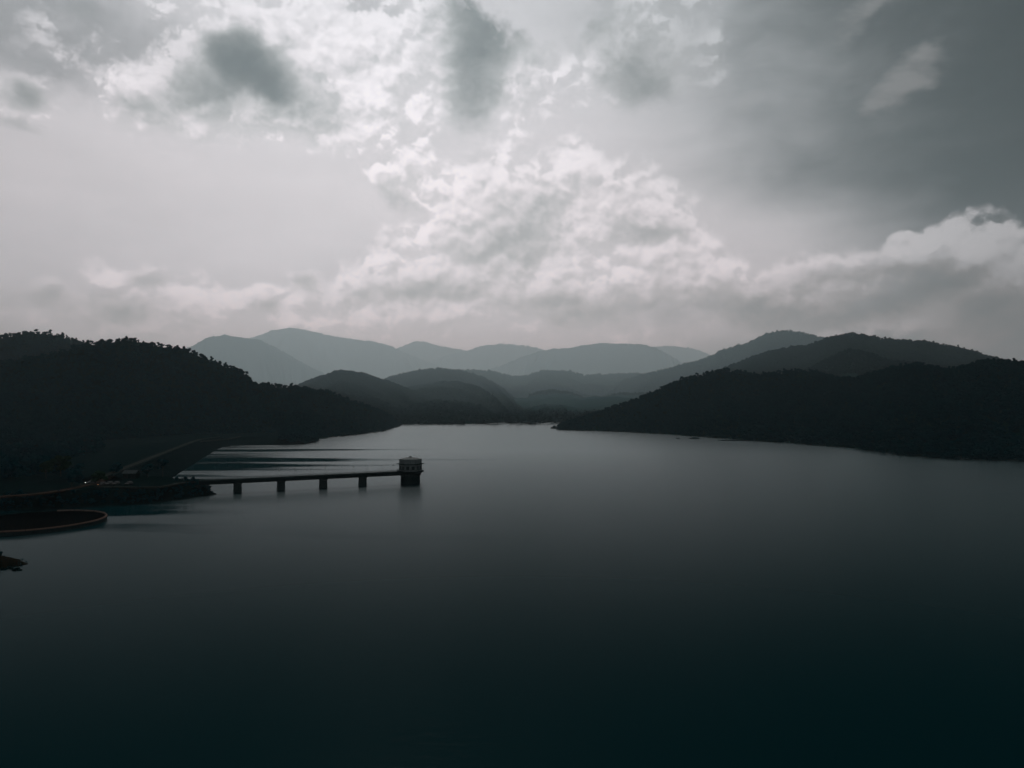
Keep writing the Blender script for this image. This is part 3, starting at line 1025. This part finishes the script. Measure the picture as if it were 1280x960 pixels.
# ================================================================== ring spillway
spill = thing('ring_spillway', 'round bellmouth spillway with pinkish concrete lip by the left bank', 'spillway', (SPILL[0], SPILL[1], 0))
r = SPILL_R
NS = 24
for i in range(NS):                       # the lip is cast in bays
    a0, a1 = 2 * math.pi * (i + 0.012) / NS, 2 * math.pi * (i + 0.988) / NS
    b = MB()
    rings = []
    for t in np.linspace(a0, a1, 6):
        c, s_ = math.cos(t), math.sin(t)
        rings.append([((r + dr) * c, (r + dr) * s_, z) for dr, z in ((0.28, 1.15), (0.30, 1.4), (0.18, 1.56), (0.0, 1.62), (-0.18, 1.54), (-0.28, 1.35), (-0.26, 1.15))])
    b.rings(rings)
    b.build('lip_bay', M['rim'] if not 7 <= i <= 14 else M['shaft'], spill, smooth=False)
MB().lathe([(r - 0.1, -9.0), (r + 0.22, -2.0), (r + 0.22, 1.1), (r + 0.1, 1.1)], 96, cap0=False, cap1=False).build('outer_wall', M['dark_concrete'], spill, smooth=False)
MB().lathe([(r - 0.12, 1.1), (r - 0.5, 0.5), (r - 1.6, -0.6), (r - 3.8, -2.0), (r - 7.5, -3.8), (r - 11.5, -6.2), (r - 14.0, -9.4), (r - 14.6, -12.5)], 96, cap0=False, cap1=True).build('funnel', M['funnel'], spill, smooth=True)

# ================================================================== bridge to the intake tower
T1 = ground(297, 615.5)                   # foot of the pier nearest the bank
TW = ground(513, 603.8)                   # foot of the tower
b0 = np.array(T1)
b1 = np.array(TW)
bd = b1 - b0
BL = np.linalg.norm(bd)
bu = bd / BL
brz = math.atan2(bu[1], bu[0])


def t_at_px(px):
    k = (px - 640.0) / FPX
    return (b0[0] - k * b0[1]) / (k * bd[1] - bd[0])


DECK = 5.8
bridge = thing('footbridge', 'long low concrete bridge on square piers reaching to the intake tower', 'bridge', (b0[0], b0[1], 0), brz)
piers = [0.0, t_at_px(352.5) * BL, t_at_px(405) * BL, t_at_px(454) * BL]
ends = [-16.0] + piers + [BL - 4.6]
for x in piers:                           # slightly flared blade piers with a cap
    b = MB()
    b.rings([[(x + sx * w, sy * d_, z) for sx, sy in ((-1, -1), (1, -1), (1, 1), (-1, 1))] for w, d_, z in ((1.85, 1.75, -9.0), (1.72, 1.65, 0.0), (1.55, 1.5, 3.5))])
    p = b.build('pier', M['dark_concrete'], bridge)
    b = MB()
    b.rings([[(x + sx * w, sy * d_, z) for sx, sy in ((-1, -1), (1, -1), (1, 1), (-1, 1))] for w, d_, z in ((1.55, 1.5, 3.503), (1.7, 1.75, 3.75), (1.7, 1.75, 4.2))])
    b.build('pier_cap', M['dark_concrete'], p)
b = MB()
b.box(-19.5, -15.2, -2.4, 2.4, -2.0, 4.25)
b.build('abutment', M['dark_concrete'], bridge)
for i in range(len(ends) - 1):
    xa, xb = ends[i] + 0.04, ends[i + 1] - 0.04
    b = MB()                              # deck slab over two girders
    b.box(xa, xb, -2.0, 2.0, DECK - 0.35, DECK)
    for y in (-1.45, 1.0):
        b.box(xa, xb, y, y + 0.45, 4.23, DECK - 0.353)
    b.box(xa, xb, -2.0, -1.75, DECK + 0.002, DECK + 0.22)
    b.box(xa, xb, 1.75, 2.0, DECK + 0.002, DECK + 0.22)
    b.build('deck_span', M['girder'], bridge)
post_me = MB().box(-0.04, 0.04, -0.04, 0.04, 0, 1.05).mesh('rail_post', M['steel'])
for side in (-1.9, 1.9):
    for hz in (0.45, 0.75, 1.05):
        MB().tube([(ends[0], side, DECK + 0.22 + hz - 0.22), (ends[-1], side, DECK + hz)], 0.035, 5).build('handrail', M['steel'], bridge)
    for x in np.arange(ends[0] + 0.6, ends[-1] - 0.4, 2.1):
        link('rail_post', post_me, bridge, (float(x), side, DECK))

# lamp posts along the deck
lp = thing('lamp_post', 'x', 'lamp post', group='lamp posts on the bridge')
MB().lathe([(0.13, 0), (0.13, 0.25), (0.065, 0.3), (0.05, 3.1)], 8).build('pole', M['steel'], lp)
MB().lathe([(0.06, 3.1), (0.2, 3.18), (0.24, 3.5), (0.1, 3.62)], 8).build('lantern', M['light_concrete'], lp)
MB().lathe([(0.27, 3.5), (0.06, 3.72)], 8).build('lantern_cap', M['steel'], lp)
ordinals = ['nearest the intake tower', 'second from the intake tower', 'third from the intake tower', 'fourth from the intake tower', 'fifth from the intake tower',
            'sixth from the intake tower', 'seventh from the intake tower', 'eighth from the intake tower', 'ninth from the intake tower']
spots = [493.5, 477.5, 460.4, 443.5, 426.9, 408.4, 390.3, 371.3, 351.0]
for i, px in enumerate(spots):
    q = b0 + bu * (t_at_px(px) * BL) + np.array((-bu[1], bu[0])) * 1.87
    o = lp if i == 0 else copy_tree(lp)
    o.location = (q[0], q[1], DECK + 0.22)
    o['label'] = 'slim lamp post on the bridge, ' + ordinals[i]

# ================================================================== intake tower
tower = thing('intake_tower', 'round intake tower with six-sided pale cabin standing in the lake', 'tower', (b1[0], b1[1], 0))
face = math.atan2(-b1[1], -b1[0])          # the middle wall looks towards the viewer's bank
HP = face + math.pi / 6


def hexring(rad, z):
    return [(rad * math.cos(HP + k * math.pi / 3), rad * math.sin(HP + k * math.pi / 3), z) for k in range(6)]


sh = MB().lathe([(5.0, -10.0), (4.9, 0.0), (4.75, 4.6)], 40).build('shaft', M['shaft'], tower, smooth=False)
for k in range(20):                        # brackets below the platform
    a = face + 2 * math.pi * (k + 0.5) / 20
    b = MB()
    ca, sa = math.cos(a), math.sin(a)

    def q(rr, w, z):
        return (rr * ca - w * sa, rr * sa + w * ca, z)
    b.rings([[q(4.72, -.16, z), q(ro, -.16, z), q(ro, .16, z), q(4.72, .16, z)] for ro, z in ((4.8, 3.3), (5.2, 4.3), (5.6, 4.58))])
    b.build('bracket', M['dark_concrete'], sh)
b = MB()
b.lathe([(4.75, 4.603), (5.3, 4.9), (6.2, 5.75), (6.75, 5.8), (6.75, 6.2), (6.0, 6.2)], 40)
b.build('platform', M['girder'], tower)
for hz in (0.5, 1.0):
    ring = [(6.68 * math.cos(t), 6.68 * math.sin(t), 6.2 + hz) for t in np.linspace(0, 2 * math.pi, 41)]
    MB().tube(ring, 0.035, 5).build('handrail', M['steel'], tower)
for k in range(24):
    a = 2 * math.pi * k / 24
    link('rail_post', post_me, tower, (6.68 * math.cos(a), 6.68 * math.sin(a), 6.2))
RW = 5.75
for k in range(6):                          # cabin: one wall panel and one parapet panel on each side
    p0, p1 = np.array(hexring(RW, 0)[k]), np.array(hexring(RW, 0)[(k + 1) % 6])
    i0, i1 = p0 * 0.95, p1 * 0.95
    ex = (p1 - p0) * 0.004
    p0, p1, i0, i1 = p0 + ex, p1 - ex, i0 + ex, i1 - ex
    b = MB()
    b.rings([[(*p0[:2], z), (*p1[:2], z), (*i1[:2], z), (*i0[:2], z)] for z in (6.2, 9.6)])
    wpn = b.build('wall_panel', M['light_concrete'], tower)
    mid, ed, on = (p0 + p1) / 2, (p1 - p0) / np.linalg.norm(p1 - p0), (p0 + p1) / np.linalg.norm(p0 + p1)
    for off in (-1.35, 1.35):
        b = MB()
        c = mid + ed * off
        b.rings([[tuple((c + ed * sx * 0.75 + on * sy)[:2]) + (z,) for sx, sy in ((-1, 0.06), (1, 0.06), (1, -0.1), (-1, -0.1))] for z in (7.15, 8.75)])
        wn = b.build('window', M['glass'], wpn)
    b = MB()
    c = mid
    b.rings([[tuple((c + ed * sx * 2.3 + on * sy)[:2]) + (z,) for sx, sy in ((-1, 0.14), (1, 0.14), (1, -0.1), (-1, -0.1))] for z in (6.98, 7.12)])
    b.build('window_sill', M['dark_concrete'], wpn)
    b = MB()
    s0, s1 = p0 * 0.985, p1 * 0.985
    b.rings([[(*s0[:2], z), (*s1[:2], z), (*(i1 * .985)[:2], z), (*(i0 * .985)[:2], z)] for z in (9.93, 12.2)])
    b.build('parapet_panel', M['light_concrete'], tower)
MB().rings([hexring(6.0, 9.603), hexring(7.1, 9.70), hexring(7.15, 9.86), hexring(5.5, 9.925)]).build('eaves', M['girder'], tower)
MB().rings([hexring(5.3, 11.9), hexring(5.3, 12.28), hexring(3.4, 12.75), hexring(1.2, 13.0)]).build('roof', M['roof'], tower)
MB().lathe([(0.75, 12.9), (0.75, 13.25), (0.95, 13.27), (0.3, 13.5), (0.05, 13.75)], 12).build('roof_vent', M['steel'], tower)

# ================================================================== shed and parked cars on the peninsula
hx, hy = ground(166, 600, 6.0)
hy += 8.0
hx = (166 - 640) / FPX * hy
shed = thing('shed', 'small shed with pale sheet roof behind the parked cars', 'shed', (hx, hy, 5.9))
for nm, bx_ in (('wall', (-2.9, 2.9, -1.7, -1.58)), ('wall', (-2.9, 2.9, 1.58, 1.7)), ('wall', (-2.9, -2.78, -1.577, 1.577)), ('wall', (2.78, 2.9, -1.577, 1.577))):
    MB().box(*bx_, 0, 2.35).build(nm, M['wall'], shed)
MB().add([(-3.2, -2.2, 2.3), (3.2, -2.2, 2.3), (3.2, 0, 3.7), (-3.2, 0, 3.7), (-3.2, 2.2, 2.3), (3.2, 2.2, 2.3), (-3.2, -2.2, 2.42), (3.2, -2.2, 2.42), (3.2, 0, 3.82), (-3.2, 0, 3.82), (-3.2, 2.2, 2.42), (3.2, 2.2, 2.42)],
         [(6, 7, 8, 9), (9, 8, 11, 10), (0, 3, 2, 1), (3, 4, 5, 2), (0, 1, 7, 6), (5, 4, 10, 11), (1, 2, 8, 7), (2, 5, 11, 8), (3, 0, 6, 9), (4, 3, 9, 10)]).build('roof', M['tin'], shed)
MB().box(-0.5, 0.5, -1.75, -1.702, 0.02, 2.0).build('door', M['girder'], shed)


def car_tree(loc, colour, label, lamp=None, rz=0.0):
    """hatchback, nose towards -Y"""
    t = thing('parked_car', label, 'car', loc, rz, group='cars parked by the bank road')
    pm = paint('car_paint', colour)
    b = MB()
    prof = [(-2.05, .35, .55, .74), (-2.0, .28, .72, .80), (-1.2, .26, .86, .84), (-0.7, .26, .92, .84), (1.3, .26, .95, .84), (1.95, .3, .92, .80), (2.05, .38, .7, .74)]
    b.rings([[(-w, y, z0), (w, y, z0), (w, y, z0 + (z1 - z0) * .6), (w * .93, y, z1), (-w * .93, y, z1), (-w, y, z0 + (z1 - z0) * .6)] for y, z0, z1, w in prof])
    b.build('body', pm, t)
    b = MB()
    b.rings([[(-w, ya, z), (w, ya, z), (w, yb, z), (-w, yb, z)] for w, ya, yb, z in ((.76, -.95, 1.75, .90), (.60, -.25, 1.4, 1.36))])
    cb = b.build('cabin_glass', M['glass'], t)
    b = MB()
    b.rings([[(-w, ya, z), (w, ya, z), (w, yb, z), (-w, yb, z)] for w, ya, yb, z in ((.62, -.28, 1.45, 1.362), (.58, -.15, 1.3, 1.44))])
    b.build('roof', pm, t)
    for sx in (-1, 1):
        for y in (-1.3, 1.3):
            b = MB()
            b.rings([[(sx * (.62 + w), y + .31 * math.cos(k * math.pi / 6), .31 + .31 * math.sin(k * math.pi / 6)) for k in range(12)] for w in (0.0, .24)])
            b.build('wheel', M['tyre'], t)
        b = MB().box(sx * .58 - .16, sx * .58 + .16, -2.09, -1.99, .56, .72)
        m = M['glass']
        if lamp and sx == lamp[0]:
            m = lamp_mat('lit_lamp', lamp[1], lamp[2])
        b.build('headlight', m, t)
    return t


def ground_at(px, Y):
    x = (px - 640) / FPX * Y
    return x, Y, max(zland(x, Y), 5.7)


car_tree((*ground_at(116, 291)[:2], 6.16), (0.05, 0.06, 0.06), 'parked car with one bright white headlight by the road bend', (-1, (1.0, 0.98, 0.92), 4.0), rz=-0.5)
car_tree(ground_at(130, 287), (0.02, 0.025, 0.025), 'parked car showing a small amber light', (-1, (1.0, 0.42, 0.14), 0.6))
car_tree(ground_at(138.5, 289), (0.035, 0.04, 0.04), 'grey parked car, second from the amber-lit car')
car_tree(ground_at(147, 289), (0.025, 0.032, 0.032), 'dark grey parked car just left of the shed')
car_tree(ground_at(163, 290), (0.03, 0.036, 0.036), 'parked car directly in front of the shed')

# ================================================================== trees that can be told apart
protos = []
for k in range(5):
    H = (8.0, 9.5, 7.0, 10.5, 6.0)[k]
    cm, lb = crown_mesh('crown', 300 + k, H, (3.4, 3.8, 3.2, 3.4, 2.8)[k], 9, 1100, 0.62, M['leaf_olive' if k in (1, 2) else 'leaf'], base=0.36)
    tm = trunk_mesh('trunk', H, lb, 0.24, M['bark'], k)
    protos.append((tm, cm))


def tree(k, loc, s, label, group=None, rz=None, name='tree'):
    t = thing(name, label, 'tree', loc, rz if rz is not None else random.uniform(0, 6.28), group)
    t.scale = (s, s, s)
    link('trunk', protos[k][0], t)
    link('crown', protos[k][1], t)
    return t


for i, (px, Y, s, k) in enumerate([(92, 281, .95, 0), (103, 283, .8, 4), (127, 281, 0.9, 2)]):
    x, y, z = ground_at(px, Y)
    tree(k, (x, y, z - .1), s, ('bank-top tree left of the white light, farthest from it', 'small bank-top tree just left of the white light', 'bank-top tree just right of the white light')[i], 'trees on the bank top')
tree(1, ground_at(78, 318), 1.15, 'olive-green tree behind the bend in the earth road')
tree(2, ground_at(60, 312), 1.1, 'lower olive tree left of the road-bend tree')
tree(3, ground_at(205, 322), .8, 'dark tree near the foot of the dam by the bridge approach')
tree(0, ground_at(186, 318), .8, 'dark tree between the shed and the bridge approach')
tree(4, ground_at(146, 322), 1.0, 'dark bushy tree left of the shed roof')
for i, (px, Y) in enumerate(((222, 298), (234, 300), (243, 302), (250, 306))):
    x = (px - 640) / FPX * Y
    b_ = tree(4, (x, Y, zland(x, Y) - .2), random.uniform(.42, .55), ('leftmost', 'second', 'third', 'rightmost')[i] + ' low dark bush on the peninsula tip by the bridge end', 'bushes on the peninsula tip', name='bush')
    b_['category'] = 'bush'

NTH = ('first', 'second', 'third', 'fourth', 'fifth', 'sixth', 'seventh', 'eighth')
for i, (px, s) in enumerate(((193, 1.15), (199, .95), (236, 1.25), (246, 1.0), (258, 1.1), (276, 1.0), (290, .95), (301, 1.1))):
    q = hill_a.ridge(px)
    tree(random.choice((0, 3)), (q[0], q[1] - 3, q[2] - .5), s * .62, NTH[i] + ' tall skyline tree down the right shoulder of the dark left hill', 'skyline trees of the left hill')
q = hill_a0.ridge(61)
tree(3, (q[0], q[1], q[2]), .95, 'lone tall tree on the crest at the far left')
for i, (px, s) in enumerate(((911, 1.2), (872, 1.0), (826, 1.0))):
    q = hill_i.ridge(px)
    tree(random.choice((0, 3)), (q[0], q[1] - 3, q[2] - .5), s * .85, ('topmost', 'middle', 'lowest')[i] + ' tall skyline tree on the left slope of the dark right hill', 'skyline trees of the right hill')

# woods on the valley floor, the promontory and the peninsula
r = np.random.default_rng(21)
cand = np.stack([r.uniform(-700, -200, 9000), r.uniform(296, 640, 9000)], -1)
off = (cand - np.array(c_near)) @ nrm
hid = cand[:, 0] < -0.60 * cand[:, 1]
ok = (((off < -62) & (cand[:, 1] > 345)) | ((cand[:, 1] < 345) & (cand[:, 0] < -215) & (cand[:, 1] > 306))) & hid
cand = cand[ok]
zc = land_height(cand[:, 0], cand[:, 1])
wood = np.stack([cand[:, 0], cand[:, 1], zc - 0.3], -1)
r.shuffle(wood)
scatter(wood[:1500], near_col, 'dark wood on the low ground left of the dam', seed=31, smin=0.55, smax=0.95)
cand = np.stack([r.uniform(-232, -203, 420), r.uniform(676, 760, 420)], -1)
cand = cand[sdf(cand[:, 0], cand[:, 1], LAND) > 1.0]
prom = np.stack([cand[:, 0], cand[:, 1], land_height(cand[:, 0], cand[:, 1]) - 0.5], -1)
scatter(prom, near_col, 'dark trees crowding the small promontory at the water', seed=32, smin=0.5, smax=0.8)
cand = np.stack([r.uniform(-300, -190, 900), r.uniform(240, 268, 900)], -1)
sd = sdf(cand[:, 0], cand[:, 1], LAND)
cand = cand[(sd > 1.5) & (sd < 9)]
cand2 = np.stack([r.uniform(-200, -132, 1500), r.uniform(258, 318, 1500)], -1)
sd2 = sdf(cand2[:, 0], cand2[:, 1], LAND)
cand2 = cand2[(sd2 > 0.6) & (sd2 < 8)]
cand = np.concatenate([cand, cand2])
bk = np.stack([cand[:, 0], cand[:, 1], land_height(cand[:, 0], cand[:, 1]) - 0.4], -1)
scatter(bk, near_col, 'dark scrub covering the bank of the peninsula', cat='scrub', seed=33, smin=0.12, smax=0.24, name='scrub')

# ================================================================== near left point: shrubs and stones
def gp(px, Y):
    x = (px - 640) / FPX * Y
    return x, Y, zland(x, Y)


for i, (px, Y, s) in enumerate(((-3, 172, .3), (6, 175, .2))):
    x, y, z = gp(px, Y)
    o = tree((4, 0)[i], (x, y, z - .2), s, ('dark leafy bush at the left edge on the near point', 'thin shrub beside the bush on the near point')[i], name='bush')
    o['category'] = 'bush'
r = np.random.default_rng(51)
cand = np.stack([r.uniform(-150, -117, 700), r.uniform(158, 186, 700)], -1)
sd = sdf(cand[:, 0], cand[:, 1], LAND)
cand = cand[(sd > 0.2) & (sd < 9)]
tuft = np.stack([cand[:, 0], cand[:, 1], land_height(cand[:, 0], cand[:, 1]) - 0.15], -1)
scatter(tuft[:160], near_col, 'low rough scrub on the near left point', cat='scrub', seed=52, smin=0.03, smax=0.07, name='scrub')


def boulder_mesh(seed):
    rr = np.random.default_rng(seed)
    b = MB()
    n = 9
    rings = []
    for zf, rf in ((-.3, .7), (0.05, 1.0), (.4, .85), (.62, .45)):
        rings.append([(rf * (.8 + .35 * rr.random()) * math.cos(6.283 * i / n), rf * (.8 + .35 * rr.random()) * math.sin(6.283 * i / n), zf + .08 * rr.normal()) for i in range(n)])
    b.rings(rings)
    return b.mesh('boulder', M['bank'])


bms = [boulder_mesh(k) for k in range(4)]
for i in range(7):
    px, Y = 10 + i * 3.2 + random.uniform(-1, 1), 168.0 + random.uniform(-3, 3)
    x, y, z = gp(px, Y)
    o = tag(link('boulder', bms[i % 4], None, (x, y, max(z, 0.0)), random.uniform(0, 6)), NTH[i] + ' dark boulder from the left edge along the near point', 'boulder', 'boulders on the near left point')
    k = random.uniform(.4, .8)
    o.scale = (k, k, k * .8)

# ================================================================== islets off the right shore
def islet(px, py, w, h, label, shrubs, bush=True):
    x, y = ground(px, py)
    W = w * y / FPX / 2
    t = thing('islet', label, 'islet', (x, y, 0), group=None)
    rr = np.random.default_rng(int(px))
    b = MB()
    rings = []
    for f, z in ((1.15, -1.0), (1.0, 0.1), (.85, h * .4), (.5, h * .55)):
        rings.append([(W * f * (.85 + .3 * rr.random()) * math.cos(6.283 * i / 18), W * .6 * f * (.85 + .3 * rr.random()) * math.sin(6.283 * i / 18), z) for i in range(18)])
    b.rings(rings)
    b.build('mound', M['bank'], t)
    for k in range(shrubs):
        o = link('shrub', protos[4][1], t, (rr.uniform(-.7, .7) * W, rr.uniform(-.2, .2) * W, 0.0), rr.uniform(0, 6))
        s = h / 6.0 * rr.uniform(.75, 1.1)
        o.scale = (s * 1.4, s * 1.4, s)
    return t


islet(692, 535.6, 8, 4.2, 'tiny bushy islet just off the tip of the right hill', 5)
islet(868, 548.6, 14, 1.9, 'low flat dark islet off the right shore', 8)
islet(847, 548.4, 5, 1.2, 'smallest islet, a dark speck left of the flat one', 3)
islet(916, 550.6, 34, 1.0, 'long thin mud bank touching the right shore', 10)

# ================================================================== haze
HAZE = 4.7e-5
hz = bpy.data.materials.new('haze')
hz.use_nodes = True
hz.node_tree.nodes.clear()
ho = hz.node_tree.nodes.new('ShaderNodeOutputMaterial')
hv = hz.node_tree.nodes.new('ShaderNodeVolumePrincipled')
hv.inputs['Color'].default_value = (0.70, 0.94, 1.0, 1)
hv.inputs['Absorption Color'].default_value = (1, 1, 1, 1)      # clean air: scatters, more so in the blue, and absorbs nothing
hv.inputs['Density'].default_value = HAZE
hv.inputs['Anisotropy'].default_value = 0.6
hz.node_tree.links.new(hv.outputs[0], ho.inputs['Volume'])
b = MB().box(-42000, 42000, -4600, 42000, -14.0, 3500.0)
ho_ = b.build('haze', hz)
tag(ho_, 'thin pale haze over the whole lake valley', 'haze', kind='stuff')
